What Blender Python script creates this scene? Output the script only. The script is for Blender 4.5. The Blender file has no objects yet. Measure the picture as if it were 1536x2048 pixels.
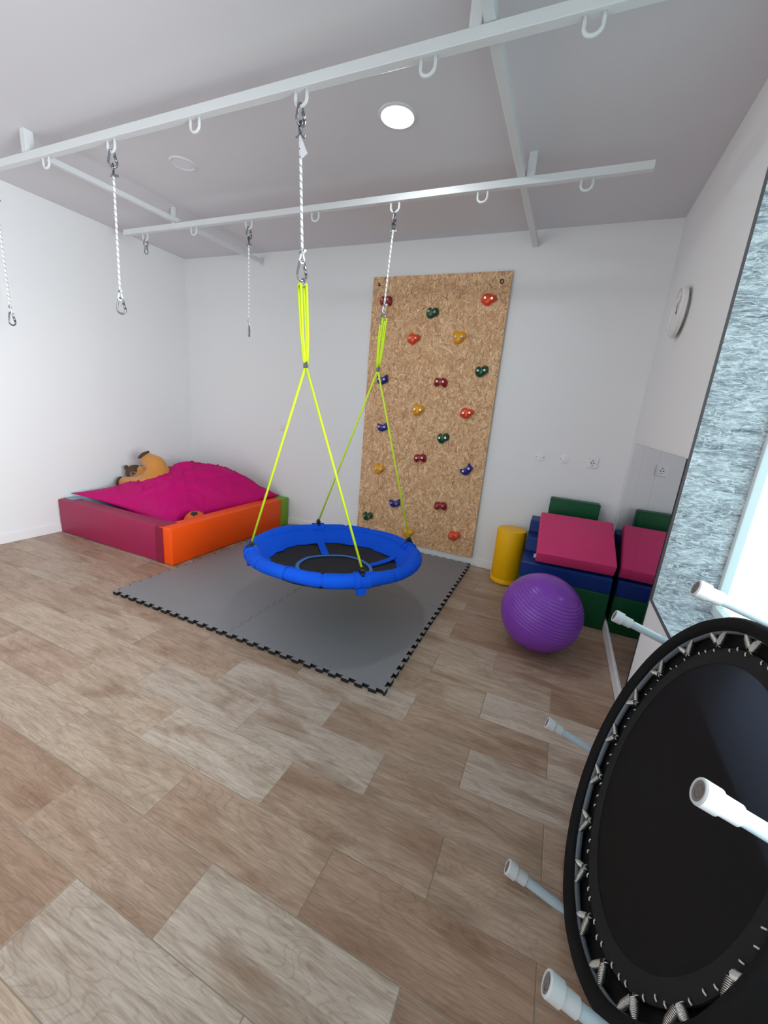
import bpy, bmesh, math, random
from mathutils import Vector, Matrix, noise as mnoise
PI = math.pi
random.seed(7)
scene = bpy.context.scene
COL = scene.collection

# ------------------------------------------------------------------ camera
W, H = 4.80, 2.864                    # room width (X) and ceiling height (Z); back wall at Y = 0, left wall at X = 0
FRONT = -5.6
cam_d = bpy.data.cameras.new('camera')
cam = bpy.data.objects.new('camera', cam_d)
COL.objects.link(cam)
cr = Vector((0.9114345, 0.4032211, 0.0818529))
cu = Vector((-0.1743763, 0.1983681, 0.9644911))
cf = Vector((-0.3726661, 0.8933436, -0.2511118))
m = Matrix((cr, cu, -cf)).transposed().to_4x4()
m.translation = Vector((4.28135, -3.74237, 1.41484))
cam.matrix_world = m
cam_d.sensor_fit = 'VERTICAL'
cam_d.sensor_height = 36.0
cam_d.lens = 800.8 * 36.0 / 2048.0
cam_d.clip_start = 0.02
scene.camera = cam

# ------------------------------------------------------------------ world and exposure
world = bpy.data.worlds.new('world')
scene.world = world
world.use_nodes = True
world.node_tree.nodes['Background'].inputs[0].default_value = (0.75, 0.85, 1.0, 1)
world.node_tree.nodes['Background'].inputs[1].default_value = 1.0
vs = scene.view_settings
vs.view_transform = 'Standard'
vs.look = 'None'
vs.gamma = 1.0
vs.use_curve_mapping = False
vs.exposure = 0.29
WINDOW_LIGHT = 1.05
FRONT_LIGHT = 1.5
LAMP_LIGHT = 95.0
# daylight entering through the far bay of the side window
day_d = bpy.data.lights.new('window_daylight', 'AREA'); day = bpy.data.objects.new('window_daylight', day_d); COL.objects.link(day)
day_d.shape = 'RECTANGLE'; day_d.size = 1.20; day_d.size_y = 1.20; day_d.spread = math.radians(86)
day_d.color = (0.90, 0.95, 1.0); day_d.energy = 39.0
day.location = (W + 0.225, -3.115, 1.32); day.rotation_euler = (0, PI / 2, 0)

# ------------------------------------------------------------------ material helpers
def srgb(r, g, b):
    f = lambda c: (c / 255 / 12.92) if c / 255 <= 0.04045 else ((c / 255 + 0.055) / 1.055) ** 2.4
    return (f(r), f(g), f(b), 1.0)

class NT:
    def __init__(self, name):
        self.m = bpy.data.materials.new(name)
        self.m.use_nodes = True
        self.t = self.m.node_tree
        self.b = self.t.nodes['Principled BSDF']
    def n(self, kind, **kw):
        x = self.t.nodes.new(kind)
        for k, v in kw.items():
            if k in x.inputs: x.inputs[k].default_value = v
            else: setattr(x, k, v)
        return x
    def l(self, a, b): self.t.links.new(a, b)
    def set(self, **kw):
        for k, v in kw.items(): self.b.inputs[k.replace('_', ' ')].default_value = v
        return self

def plain(name, col, rough=0.5, metal=0.0, bump=0.0, bscale=200.0, spec=0.5, var=0.0, vscale=3.0, **kw):
    a = NT(name)
    a.set(Base_Color=col, Roughness=rough, Metallic=metal, Specular_IOR_Level=spec, **kw)
    tc = a.n('ShaderNodeTexCoord')
    if bump:
        no = a.n('ShaderNodeTexNoise', Scale=bscale, Detail=3.0)
        a.l(tc.outputs['Object'], no.inputs['Vector'])
        bp = a.n('ShaderNodeBump', Strength=bump, Distance=0.002)
        a.l(no.outputs[0], bp.inputs['Height'])
        a.l(bp.outputs[0], a.b.inputs['Normal'])
    if var:
        no = a.n('ShaderNodeTexNoise', Scale=vscale, Detail=4.0)
        a.l(tc.outputs['Object'], no.inputs['Vector'])
        mx = a.n('ShaderNodeMix', data_type='RGBA')
        mx.inputs[6].default_value = tuple(c * (1 - var) for c in col[:3]) + (1,)
        mx.inputs[7].default_value = tuple(min(1, c * (1 + var)) for c in col[:3]) + (1,)
        a.l(no.outputs[0], mx.inputs[0])
        a.l(mx.outputs[2], a.b.inputs['Base Color'])
    return a.m

M = {}
M['wall'] = plain('wall_paint', srgb(238, 238, 238), 0.75, bump=0.12, bscale=160, var=0.012, vscale=1.2)
M['ceiling'] = plain('ceiling_paint', srgb(220, 219, 222), 0.8, bump=0.1, bscale=120)
M['base'] = plain('baseboard_paint', srgb(240, 240, 240), 0.4, bump=0.04)
M['steel_white'] = plain('white_painted_steel', srgb(222, 225, 226), 0.38, bump=0.1, bscale=60)
M['grout'] = plain('grout', srgb(150, 136, 120), 0.9, bump=0.2)
M['chrome'] = plain('zinc_steel', srgb(150, 152, 155), 0.3, metal=1.0, bump=0.05)
M['chrome_dark'] = plain('dark_steel', srgb(110, 112, 116), 0.35, metal=1.0)
M['spring'] = plain('spring_steel', srgb(205, 205, 200), 0.28, metal=1.0)
M['black_metal'] = plain('black_metal', srgb(22, 22, 24), 0.4)
M['neon'] = plain('neon_rope', srgb(205, 235, 25), 0.6, bump=0.3, bscale=400)
M['black_plastic'] = plain('black_plastic', srgb(18, 18, 20), 0.4)
M['mat_top'] = plain('grey_foam', srgb(134, 133, 135), 0.5, bump=0.1, bscale=300, var=0.03, vscale=2.0)
M['mat_side'] = plain('black_foam', srgb(14, 14, 15), 0.8, bump=0.1)
def vinyl(name, c, rough=0.46, var=0.05):
    return plain(name, c, rough, spec=0.28, bump=0.16, bscale=260, var=var, vscale=4.0)
M['pen_pink'] = vinyl('pink_vinyl', srgb(158, 34, 78))
M['pen_pink_dark'] = vinyl('dark_pink_vinyl', srgb(136, 22, 58))
M['pen_orange'] = vinyl('orange_vinyl', srgb(250, 84, 10))
M['pen_green'] = vinyl('lime_vinyl', srgb(120, 165, 40))
M['pen_blue'] = vinyl('pale_blue_vinyl', srgb(140, 170, 190))
M['block_green'] = vinyl('dark_green_vinyl', srgb(0, 80, 44), 0.45)
M['block_blue'] = vinyl('navy_vinyl', srgb(4, 44, 116), 0.42)
M['block_pink'] = vinyl('raspberry_vinyl', srgb(212, 58, 114), 0.5)
M['block_yellow'] = vinyl('yellow_vinyl', srgb(250, 188, 2), 0.42)
M['tag'] = plain('white_tag', srgb(225, 225, 230), 0.6)
M['bag'] = plain('magenta_nylon', srgb(194, 2, 108), 0.6, spec=0.2, bump=0.3, bscale=26, var=0.06, vscale=5)
M['plastic_white'] = plain('white_plastic', srgb(236, 236, 238), 0.3)
M['plastic_grey'] = plain('grey_plastic', srgb(120, 118, 118), 0.6)
M['hole'] = plain('dark_recess', srgb(40, 40, 44), 0.7)
M['swing_blue'] = plain('royal_blue_fabric', srgb(4, 84, 216), 0.8, spec=0.2, bump=0.4, bscale=350, var=0.06, vscale=8)
M['swing_trim'] = plain('pale_blue_binding', srgb(66, 118, 190), 0.7, bump=0.2, bscale=300)
M['swing_black'] = plain('black_mesh_fabric', srgb(24, 23, 23), 0.75, bump=0.3, bscale=500)
M['skirt'] = plain('black_cover_fabric', srgb(12, 12, 14), 0.75, spec=0.25, bump=0.4, bscale=400)
M['webbing'] = plain('black_webbing', srgb(13, 13, 14), 0.8, bump=0.5, bscale=500)
M['thread'] = plain('white_thread', srgb(220, 220, 218), 0.6)
M['frame_grey'] = plain('grey_steel_tube', srgb(104, 112, 120), 0.45)
M['leg_white'] = plain('white_leg_tube', srgb(184, 200, 208), 0.32)
M['cap'] = plain('white_leg_cap', srgb(205, 208, 210), 0.5)
M['rubber'] = plain('grey_rubber', srgb(120, 112, 110), 0.85, bump=0.2)
M['clock_white'] = plain('clock_body', srgb(232, 230, 226), 0.45)
M['clock_face'] = plain('clock_face', srgb(236, 236, 236), 0.5)
M['clock_hand'] = plain('clock_hand', srgb(70, 70, 74), 0.5)
M['pad_brown'] = plain('dark_brown_plush', srgb(86, 62, 44), 0.95, bump=0.6, bscale=120)
M['pad_dark'] = plain('darkest_brown_plush', srgb(52, 36, 28), 0.95, bump=0.5, bscale=120)
M['muzzle'] = plain('grey_plush', srgb(126, 112, 108), 0.95, bump=0.5, bscale=120)
M['plush'] = plain('tan_plush', srgb(202, 136, 58), 0.95, bump=1.0, bscale=90, var=0.22, vscale=9, Sheen_Weight=0.3)
M['ball_orange'] = plain('orange_foam_ball', srgb(222, 96, 40), 0.7, bump=0.3)
M['board_core'] = plain('board_core', srgb(212, 172, 130), 0.75, bump=0.3, bscale=80, var=0.12, vscale=40)
M['mirror_edge'] = plain('mirror_glass_edge', srgb(20, 32, 30), 0.2)
M['lamp_trim'] = plain('lamp_trim', srgb(222, 222, 224), 0.5)
M['lamp_off'] = plain('lamp_diffuser_off', srgb(226, 226, 230), 0.6)
M['window_white'] = plain('window_profile', srgb(232, 240, 240), 0.35)
M['paper'] = plain('sticker', srgb(222, 232, 236), 0.45)

def emit(name, col, strength):
    a = NT(name)
    a.set(Base_Color=(0.8, 0.8, 0.8, 1), Roughness=0.5, Emission_Color=col, Emission_Strength=strength)
    return a.m
M['lamp_on'] = emit('lamp_diffuser_lit', (0.93, 0.97, 1.0, 1), LAMP_LIGHT)
M['front_pane'] = emit('daylit_front_glass', (0.92, 0.96, 1.0, 1), FRONT_LIGHT)

def frosted():
    a = NT('frosted_daylit_glass')
    a.set(Base_Color=srgb(190, 215, 218), Roughness=0.35, Emission_Color=(0.58, 0.84, 0.89, 1), Emission_Strength=WINDOW_LIGHT)
    return a.m
M['frosted'] = frosted()

def mirror():
    a = NT('mirror_silver')
    a.set(Base_Color=(0.66, 0.68, 0.71, 1), Metallic=1.0, Roughness=0.012)
    return a.m
M['mirror'] = mirror()

def marble():
    a = NT('grey_marble')
    tc = a.n('ShaderNodeTexCoord')
    mp = a.n('ShaderNodeMapping'); mp.inputs['Scale'].default_value = (13, 13, 46); mp.inputs['Rotation'].default_value = (0, 0.18, 0.0)
    a.l(tc.outputs['Object'], mp.inputs['Vector'])
    n1 = a.n('ShaderNodeTexNoise', Scale=1.3, Detail=9.0, Roughness=0.68, Distortion=1.6)
    a.l(mp.outputs[0], n1.inputs['Vector'])
    mp2 = a.n('ShaderNodeMapping'); mp2.inputs['Scale'].default_value = (2.2, 2.2, 6); mp2.inputs['Rotation'].default_value = (0, 0.4, 0.0)
    a.l(tc.outputs['Object'], mp2.inputs['Vector'])
    n2 = a.n('ShaderNodeTexNoise', Scale=1.6, Detail=5.0, Distortion=2.5)
    a.l(mp2.outputs[0], n2.inputs['Vector'])
    ad = a.n('ShaderNodeMath', operation='ADD'); ad.inputs[1].default_value = 0
    mu = a.n('ShaderNodeMath', operation='MULTIPLY_ADD'); mu.inputs[1].default_value = 0.45
    a.l(n2.outputs[0], mu.inputs[0]); a.l(n1.outputs[0], mu.inputs[2])
    sb = a.n('ShaderNodeMath', operation='SUBTRACT'); sb.inputs[1].default_value = 0.225
    a.l(mu.outputs[0], sb.inputs[0])
    r = a.n('ShaderNodeValToRGB')
    e = r.color_ramp.elements
    e[0].position = 0.30; e[0].color = srgb(92, 97, 106)
    e[1].position = 0.68; e[1].color = srgb(236, 242, 246)
    x = e.new(0.44); x.color = srgb(154, 160, 168)
    x = e.new(0.55); x.color = srgb(190, 196, 202)
    a.l(sb.outputs[0], r.inputs[0])
    mp3 = a.n('ShaderNodeMapping'); mp3.inputs['Scale'].default_value = (5, 5, 17); mp3.inputs['Rotation'].default_value = (0, 0.35, 0.0)
    a.l(tc.outputs['Object'], mp3.inputs['Vector'])
    n3 = a.n('ShaderNodeTexNoise', Scale=1.7, Detail=4.0, Distortion=2.0, Roughness=0.55); a.l(mp3.outputs[0], n3.inputs['Vector'])
    s3 = a.n('ShaderNodeMath', operation='SUBTRACT'); s3.inputs[1].default_value = 0.5; a.l(n3.outputs[0], s3.inputs[0])
    ab = a.n('ShaderNodeMath', operation='ABSOLUTE'); a.l(s3.outputs[0], ab.inputs[0])
    vr = a.n('ShaderNodeValToRGB'); vr.color_ramp.elements[0].position = 0.004; vr.color_ramp.elements[0].color = (0.85, 0.85, 0.85, 1); vr.color_ramp.elements[1].position = 0.03; vr.color_ramp.elements[1].color = (0, 0, 0, 1)
    a.l(ab.outputs[0], vr.inputs[0])
    mx = a.n('ShaderNodeMix', data_type='RGBA'); a.l(vr.outputs[0], mx.inputs[0]); a.l(r.outputs[0], mx.inputs[6]); mx.inputs[7].default_value = srgb(240, 244, 246)
    a.l(mx.outputs[2], a.b.inputs['Base Color'])
    a.set(Roughness=0.25)
    return a.m
M['marble'] = marble()
M['marble_edge'] = plain('dark_marble_edge', srgb(92, 96, 102), 0.5, var=0.15, vscale=30)

def tile_material():
    a = NT('wood_look_porcelain')
    tc = a.n('ShaderNodeTexCoord'); oi = a.n('ShaderNodeObjectInfo')
    mu = a.n('ShaderNodeMath', operation='MULTIPLY'); mu.inputs[1].default_value = 61.7
    a.l(oi.outputs['Random'], mu.inputs[0])
    cb = a.n('ShaderNodeCombineXYZ'); a.l(mu.outputs[0], cb.inputs[0]); a.l(mu.outputs[0], cb.inputs[1]); a.l(mu.outputs[0], cb.inputs[2])
    av = a.n('ShaderNodeVectorMath', operation='ADD')
    a.l(tc.outputs['Object'], av.inputs[0]); a.l(cb.outputs[0], av.inputs[1])
    def nz(scale, s, d, dist=0.0, rough=0.55):
        mp = a.n('ShaderNodeMapping'); mp.inputs['Scale'].default_value = scale
        a.l(av.outputs[0], mp.inputs['Vector'])
        n = a.n('ShaderNodeTexNoise', Scale=s, Detail=d, Distortion=dist, Roughness=rough)
        a.l(mp.outputs[0], n.inputs['Vector'])
        return n
    fine = nz((7, 90, 1), 2.0, 5.0, 0.4, 0.7)
    med = nz((1.3, 11, 1), 2.2, 5.0, 1.2)
    blotch = nz((1.0, 2.6, 1), 2.6, 4.0, 0.6)
    # cathedral grain: contour lines of a stretched smooth noise
    big = nz((0.55, 3.2, 1), 2.0, 2.0, 0.5)
    m1 = a.n('ShaderNodeMath', operation='MULTIPLY'); m1.inputs[1].default_value = 34.0
    a.l(big.outputs[0], m1.inputs[0])
    fr = a.n('ShaderNodeMath', operation='FRACT'); a.l(m1.outputs[0], fr.inputs[0])
    pg = a.n('ShaderNodeMath', operation='PINGPONG'); pg.inputs[1].default_value = 0.5; a.l(fr.outputs[0], pg.inputs[0])
    def ramp(src, p0, p1, c0=(0, 0, 0, 1), c1=(1, 1, 1, 1)):
        r = a.n('ShaderNodeValToRGB'); e = r.color_ramp.elements
        e[0].position = p0; e[0].color = c0; e[1].position = p1; e[1].color = c1
        a.l(src, r.inputs[0]); return r
    def mulc(A, B, fac):
        x = a.n('ShaderNodeMix', data_type='RGBA', blend_type='MULTIPLY'); x.inputs[0].default_value = fac
        a.l(A, x.inputs[6]); a.l(B, x.inputs[7]); return x.outputs[2]
    c = oi.outputs['Color']
    # brown stain zones
    st = ramp(blotch.outputs[0], 0.50, 0.72)
    mx = a.n('ShaderNodeMix', data_type='RGBA'); a.l(st.outputs[0], mx.inputs[0]); a.l(c, mx.inputs[6])
    dk = a.n('ShaderNodeMix', data_type='RGBA', blend_type='MULTIPLY'); dk.inputs[0].default_value = 1.0
    a.l(c, dk.inputs[6]); dk.inputs[7].default_value = (0.66, 0.56, 0.48, 1)
    a.l(dk.outputs[2], mx.inputs[7]); c = mx.outputs[2]
    c = mulc(c, ramp(med.outputs[0], 0.36, 0.62, (0.70, 0.66, 0.62, 1)).outputs[0], 0.75)
    c = mulc(c, ramp(fine.outputs[0], 0.36, 0.60, (0.66, 0.63, 0.60, 1)).outputs[0], 0.75)
    c = mulc(c, ramp(pg.outputs[0], 0.02, 0.16, (0.62, 0.58, 0.54, 1)).outputs[0], 0.36)
    a.l(c, a.b.inputs['Base Color'])
    bp = a.n('ShaderNodeBump', Strength=0.18, Distance=0.002); a.l(fine.outputs[0], bp.inputs['Height']); a.l(bp.outputs[0], a.b.inputs['Normal'])
    a.set(Roughness=0.42, Specular_IOR_Level=0.45)
    return a.m
M['tile'] = tile_material()

def strand_material():
    a = NT('wood_strands')
    at = a.n('ShaderNodeAttribute', attribute_name='tone')
    tc = a.n('ShaderNodeTexCoord')
    n = a.n('ShaderNodeTexNoise', Scale=180.0, Detail=3.0); a.l(tc.outputs['Object'], n.inputs['Vector'])
    r = a.n('ShaderNodeValToRGB'); r.color_ramp.elements[0].position = 0.3; r.color_ramp.elements[0].color = (0.72, 0.7, 0.68, 1); r.color_ramp.elements[1].position = 0.6
    a.l(n.outputs[0], r.inputs[0])
    x = a.n('ShaderNodeMix', data_type='RGBA', blend_type='MULTIPLY'); x.inputs[0].default_value = 0.5
    a.l(at.outputs['Color'], x.inputs[6]); a.l(r.outputs[0], x.inputs[7]); a.l(x.outputs[2], a.b.inputs['Base Color'])
    a.set(Roughness=0.6)
    return a.m
M['strand'] = strand_material()

def rope_material():
    a = NT('flecked_white_rope')
    tc = a.n('ShaderNodeTexCoord'); sp = a.n('ShaderNodeSeparateXYZ'); a.l(tc.outputs['Object'], sp.inputs[0])
    m1 = a.n('ShaderNodeMath', operation='MULTIPLY'); m1.inputs[1].default_value = 34.0; a.l(sp.outputs[2], m1.inputs[0])
    at = a.n('ShaderNodeMath', operation='ARCTAN2'); a.l(sp.outputs[1], at.inputs[0]); a.l(sp.outputs[0], at.inputs[1])
    m2 = a.n('ShaderNodeMath', operation='MULTIPLY_ADD'); m2.inputs[1].default_value = 1 / (2 * PI); a.l(at.outputs[0], m2.inputs[0]); a.l(m1.outputs[0], m2.inputs[2])
    fr = a.n('ShaderNodeMath', operation='FRACT'); a.l(m2.outputs[0], fr.inputs[0])
    gt = a.n('ShaderNodeMath', operation='GREATER_THAN'); gt.inputs[1].default_value = 0.87; a.l(fr.outputs[0], gt.inputs[0])
    mx = a.n('ShaderNodeMix', data_type='RGBA'); a.l(gt.outputs[0], mx.inputs[0])
    mx.inputs[6].default_value = srgb(240, 240, 240); mx.inputs[7].default_value = srgb(60, 62, 66)
    a.l(mx.outputs[2], a.b.inputs['Base Color']); a.set(Roughness=0.7)
    return a.m
M['rope'] = rope_material()
M['rope_plain'] = plain('white_cord', srgb(238, 238, 238), 0.7, bump=0.4, bscale=300)

def jump_mat():
    a = NT('woven_jump_mat')
    a.set(Base_Color=srgb(11, 11, 12), Roughness=0.6, Specular_IOR_Level=0.25)
    tr = a.n('ShaderNodeBsdfTranslucent'); tr.inputs[0].default_value = (0.052, 0.060, 0.074, 1)
    ad = a.n('ShaderNodeAddShader')
    a.l(a.b.outputs[0], ad.inputs[0]); a.l(tr.outputs[0], ad.inputs[1])
    a.l(ad.outputs[0], a.t.nodes['Material Output'].inputs['Surface'])
    return a.m
M['jump_mat'] = jump_mat()

def ball_material():
    return plain('purple_rubber', srgb(126, 60, 172), 0.3, bump=0.03, bscale=200, spec=0.5)
M['purple'] = ball_material()
def hold(name, c): return plain(name, c, 0.22, bump=0.1, bscale=60, Coat_Weight=0.3)
M['hold_red'] = hold('red_resin', srgb(150, 16, 32)); M['hold_orange'] = hold('orange_resin', srgb(232, 72, 24))
M['hold_green'] = hold('green_resin', srgb(10, 76, 48)); M['hold_yellow'] = hold('yellow_resin', srgb(236, 162, 12))
M['hold_blue'] = hold('blue_resin', srgb(26, 36, 132))

# ------------------------------------------------------------------ mesh helpers
def link_mesh(name, bm, mats, parent=None, smooth=False, loc=None):
    me = bpy.data.meshes.new(name)
    bmesh.ops.recalc_face_normals(bm, faces=bm.faces[:])
    bm.to_mesh(me); bm.free()
    if not isinstance(mats, (list, tuple)): mats = [mats]
    for x in mats: me.materials.append(M[x])
    if smooth:
        me.polygons.foreach_set('use_smooth', [True] * len(me.polygons))
        if smooth != 'all':
            try: me.set_sharp_from_angle(angle=math.radians(smooth if smooth is not True else 40))
            except Exception: pass
    o = bpy.data.objects.new(name, me)
    COL.objects.link(o)
    if parent is not None: o.parent = parent
    if loc is not None: o.location = loc
    return o

def tag(o, label, cat, group=None, kind=None):
    o['label'] = label; o['category'] = cat
    if group: o['group'] = group
    if kind: o['kind'] = kind
    return o

def thing(name, label, cat, loc=(0, 0, 0), rot=(0, 0, 0), group=None):
    o = bpy.data.objects.new(name, None)
    COL.objects.link(o)
    o.empty_display_size = 0.05
    o.location = loc; o.rotation_euler = rot
    return tag(o, label, cat, group)

def struct(o, label, cat='structure'):
    return tag(o, label, cat, kind='structure')

def add_box(bm, x0, x1, y0, y1, z0, z1, bevel=0.0, seg=2, mi=0, mat=None):
    r = bmesh.ops.create_cube(bm, size=1.0)
    vs_ = r['verts']
    for v in vs_:
        v.co = Vector(((x0 + x1) / 2 + v.co.x * (x1 - x0), (y0 + y1) / 2 + v.co.y * (y1 - y0), (z0 + z1) / 2 + v.co.z * (z1 - z0)))
    fs = set(f for v in vs_ for f in v.link_faces)
    if bevel:
        es = list(set(e for v in vs_ for e in v.link_edges))
        r = bmesh.ops.bevel(bm, geom=es, offset=bevel, segments=seg, profile=0.5, affect='EDGES')
        fs = set(r['faces']) | set(f for f in fs if f.is_valid)
        vs_ = list(set(v for f in fs for v in f.verts))
    for f in fs: f.material_index = mi
    if mat is not None: bmesh.ops.transform(bm, matrix=mat, verts=vs_)
    return vs_

def frames(pts, closed):
    n = len(pts); T = []
    for i in range(n):
        if closed: d = pts[(i + 1) % n] - pts[i - 1]
        else: d = pts[min(i + 1, n - 1)] - pts[max(i - 1, 0)]
        T.append(d.normalized())
    up = Vector((0, 0, 1)) if abs(T[0].z) < 0.9 else Vector((1, 0, 0))
    nrm = (up - T[0] * up.dot(T[0])).normalized(); out = []
    for t in T:
        nrm = (nrm - t * nrm.dot(t)).normalized()
        out.append((nrm.copy(), t.cross(nrm)))
    return out

def add_tube(bm, pts, rad, seg=8, closed=False, caps=True, mi=0):
    pts = [Vector(p) for p in pts]
    fr = frames(pts, closed); n = len(pts)
    rings = []
    for i, p in enumerate(pts):
        r = rad[i] if isinstance(rad, (list, tuple)) else rad
        a, b = fr[i]
        rings.append([bm.verts.new(p + a * (r * math.cos(2 * PI * k / seg)) + b * (r * math.sin(2 * PI * k / seg))) for k in range(seg)])
    for i in range(n if closed else n - 1):
        A, B = rings[i], rings[(i + 1) % n]
        for k in range(seg):
            f = bm.faces.new((A[k], A[(k + 1) % seg], B[(k + 1) % seg], B[k])); f.material_index = mi
    if caps and not closed:
        bm.faces.new(rings[0]).material_index = mi; bm.faces.new(rings[-1]).material_index = mi
    return [v for r in rings for v in r]

def add_lathe(bm, prof, seg=32, mi=0, closed=False, mat=None):
    rings = []; allv = []
    for r, z in prof:
        if r < 1e-6: ring = [bm.verts.new((0, 0, z))]
        else: ring = [bm.verts.new((r * math.cos(2 * PI * k / seg), r * math.sin(2 * PI * k / seg), z)) for k in range(seg)]
        rings.append(ring); allv += ring
    n = len(rings)
    for i in range(n if closed else n - 1):
        A, B = rings[i], rings[(i + 1) % n]
        for k in range(seg):
            a, b = A[k % len(A)], A[(k + 1) % len(A)]; c, d = B[(k + 1) % len(B)], B[k % len(B)]
            vs_ = []
            for v in (a, b, c, d):
                if v not in vs_: vs_.append(v)
            if len(vs_) > 2:
                bm.faces.new(vs_).material_index = mi
    if mat is not None: bmesh.ops.transform(bm, matrix=mat, verts=allv)
    return allv

def add_prism(bm, poly, z0, z1, mi=0, mi_top=None, mat=None):
    a = [bm.verts.new((x, y, z0)) for x, y in poly]; b = [bm.verts.new((x, y, z1)) for x, y in poly]
    n = len(poly)
    bm.faces.new(a[::-1]).material_index = mi
    bm.faces.new(b).material_index = mi if mi_top is None else mi_top
    for i in range(n): bm.faces.new((a[i], a[(i + 1) % n], b[(i + 1) % n], b[i])).material_index = mi
    if mat is not None: bmesh.ops.transform(bm, matrix=mat, verts=a + b)
    return a + b

def box_obj(name, dims, mat, parent=None, bevel=0.0, seg=2, smooth=False):
    bm = bmesh.new(); add_box(bm, *dims, bevel=bevel, seg=seg)
    return link_mesh(name, bm, mat, parent, smooth=smooth)

def orient(origin, zdir, xdir=(1, 0, 0)):
    z = Vector(zdir).normalized(); x = Vector(xdir); x = (x - z * x.dot(z)).normalized(); y = z.cross(x)
    mm = Matrix((x, y, z)).transposed().to_4x4(); mm.translation = Vector(origin); return mm

# ================================================================== room shell
floor = struct(box_obj('floor', (-0.15, W + 0.3, FRONT - 0.15, 0.15, -0.08, -0.0016), 'grout'), 'floor of wood-look rectangular tiles laid in half bond', 'floor')
TX, TY, GAP = 0.634, 0.2085, 0.0026
full_mesh = None
def tile_mesh(w, d):
    bm = bmesh.new(); add_box(bm, -w / 2, w / 2, -d / 2, d / 2, -0.009, 0.0, bevel=0.0012, seg=1)
    me = bpy.data.meshes.new('floor_tile'); bmesh.ops.recalc_face_normals(bm, faces=bm.faces[:]); bm.to_mesh(me); bm.free(); me.materials.append(M['tile']); return me
LIGHT, MID, BROWN, DARK = srgb(205, 188, 173), srgb(196, 174, 154), srgb(187, 160, 139), srgb(177, 146, 123)
# tones read off the photograph, keyed by (row, column); other tiles draw from the mix
tones = {(4, 1): LIGHT, (4, 0): BROWN, (5, 0): LIGHT, (5, 1): LIGHT, (5, -1): DARK, (3, 0): BROWN, (3, 1): DARK, (3, 2): DARK, (3, -1): MID,
         (2, 0): LIGHT, (2, 1): BROWN, (2, 2): BROWN, (2, -1): MID, (1, 0): LIGHT, (1, -1): LIGHT, (1, 1): BROWN, (1, 2): BROWN, (0, 0): LIGHT, (0, 1): BROWN, (0, -1): BROWN,
         (0, 2): LIGHT, (-1, 0): LIGHT, (-1, 1): BROWN, (-1, 2): LIGHT, (-2, 1): MID, (-2, 2): LIGHT, (-3, 2): DARK, (4, -1): DARK, (5, -2): BROWN}
for j in range(-11, 17):
    y1 = -2.222 - TY * j; y0 = y1 - TY
    off = 2.884 if j % 2 == 0 else 3.200
    for k in range(-7, 5):
        x0 = off + TX * k; x1 = x0 + TX
        a0, a1, b0, b1 = max(x0 + GAP / 2, 0.0), min(x1 - GAP / 2, W), max(y0 + GAP / 2, FRONT), min(y1 - GAP / 2, 0.0)
        if a1 - a0 < 0.01 or b1 - b0 < 0.01: continue
        whole = abs((a1 - a0) - (TX - GAP)) < 1e-4 and abs((b1 - b0) - (TY - GAP)) < 1e-4
        if whole:
            if full_mesh is None: full_mesh = tile_mesh(TX - GAP, TY - GAP)
            me = full_mesh
        else: me = tile_mesh(a1 - a0, b1 - b0)
        o = bpy.data.objects.new('floor_tile', me); COL.objects.link(o); o.parent = floor
        o.location = ((a0 + a1) / 2, (b0 + b1) / 2, random.uniform(-0.0003, 0.0))
        t = tones.get((j, k)) or random.choice([LIGHT, MID, MID, BROWN, BROWN, BROWN, DARK] if j > 0 else [MID, MID, BROWN, BROWN, BROWN, DARK])
        s = random.uniform(0.94, 1.06); o.color = (t[0] * s, t[1] * s, t[2] * s, 1)

struct(box_obj('wall_left', (-0.15, 0, FRONT - 0.15, 0.15, -0.08, H + 0.1), 'wall'), 'white painted wall behind the foam play pen', 'wall')
struct(box_obj('wall_back', (0, W, 0, 0.15, -0.08, H + 0.1), 'wall'), 'white painted wall carrying the climbing board', 'wall')
struct(box_obj('ceiling', (0, W, FRONT, 0, H, H + 0.1), 'ceiling'), 'white painted ceiling above the suspension frame', 'ceiling')
WY0, WY1, WZ0, WZ1 = -4.45, -1.69, 0.668, 2.42          # opening in the right wall
bm = bmesh.new()
add_box(bm, W, W + 0.3, WY1 + 0.045, 0.15, -0.08, H + 0.1)
add_box(bm, W, W + 0.3, FRONT - 0.15, WY0 - 0.02, -0.08, H + 0.1)
add_box(bm, W, W + 0.3, WY0 - 0.02, WY1 + 0.045, -0.08, WZ0 - 0.02)
add_box(bm, W, W + 0.3, WY0 - 0.02, WY1 + 0.045, WZ1 + 0.02, H + 0.1)
struct(link_mesh('wall_right', bm, 'wall'), 'white painted wall with the marble-framed window and mirror', 'wall')
bm = bmesh.new()
add_box(bm, 0, 0.5, FRONT - 0.15, FRONT, -0.08, H + 0.1); add_box(bm, 3.9, W, FRONT - 0.15, FRONT, -0.08, H + 0.1)
add_box(bm, 0.5, 3.9, FRONT - 0.15, FRONT, 2.45, H + 0.1)
struct(link_mesh('wall_front', bm, 'wall'), 'white wall behind the viewer with the glazed shop front', 'wall')
for nm, d, lb in (('baseboard_left', (0, 0.012, FRONT, 0, 0, 0.08), 'white baseboard along the wall by the play pen'),
                  ('baseboard_back', (0.012, W - 0.012, -0.012, 0, 0, 0.08), 'white baseboard under the climbing board'),
                  ('baseboard_right', (W - 0.014, W, FRONT, 0, 0, 0.08), 'white baseboard under the mirror')):
    struct(box_obj(nm, d, 'base', bevel=0.003), lb, 'baseboard')

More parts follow.
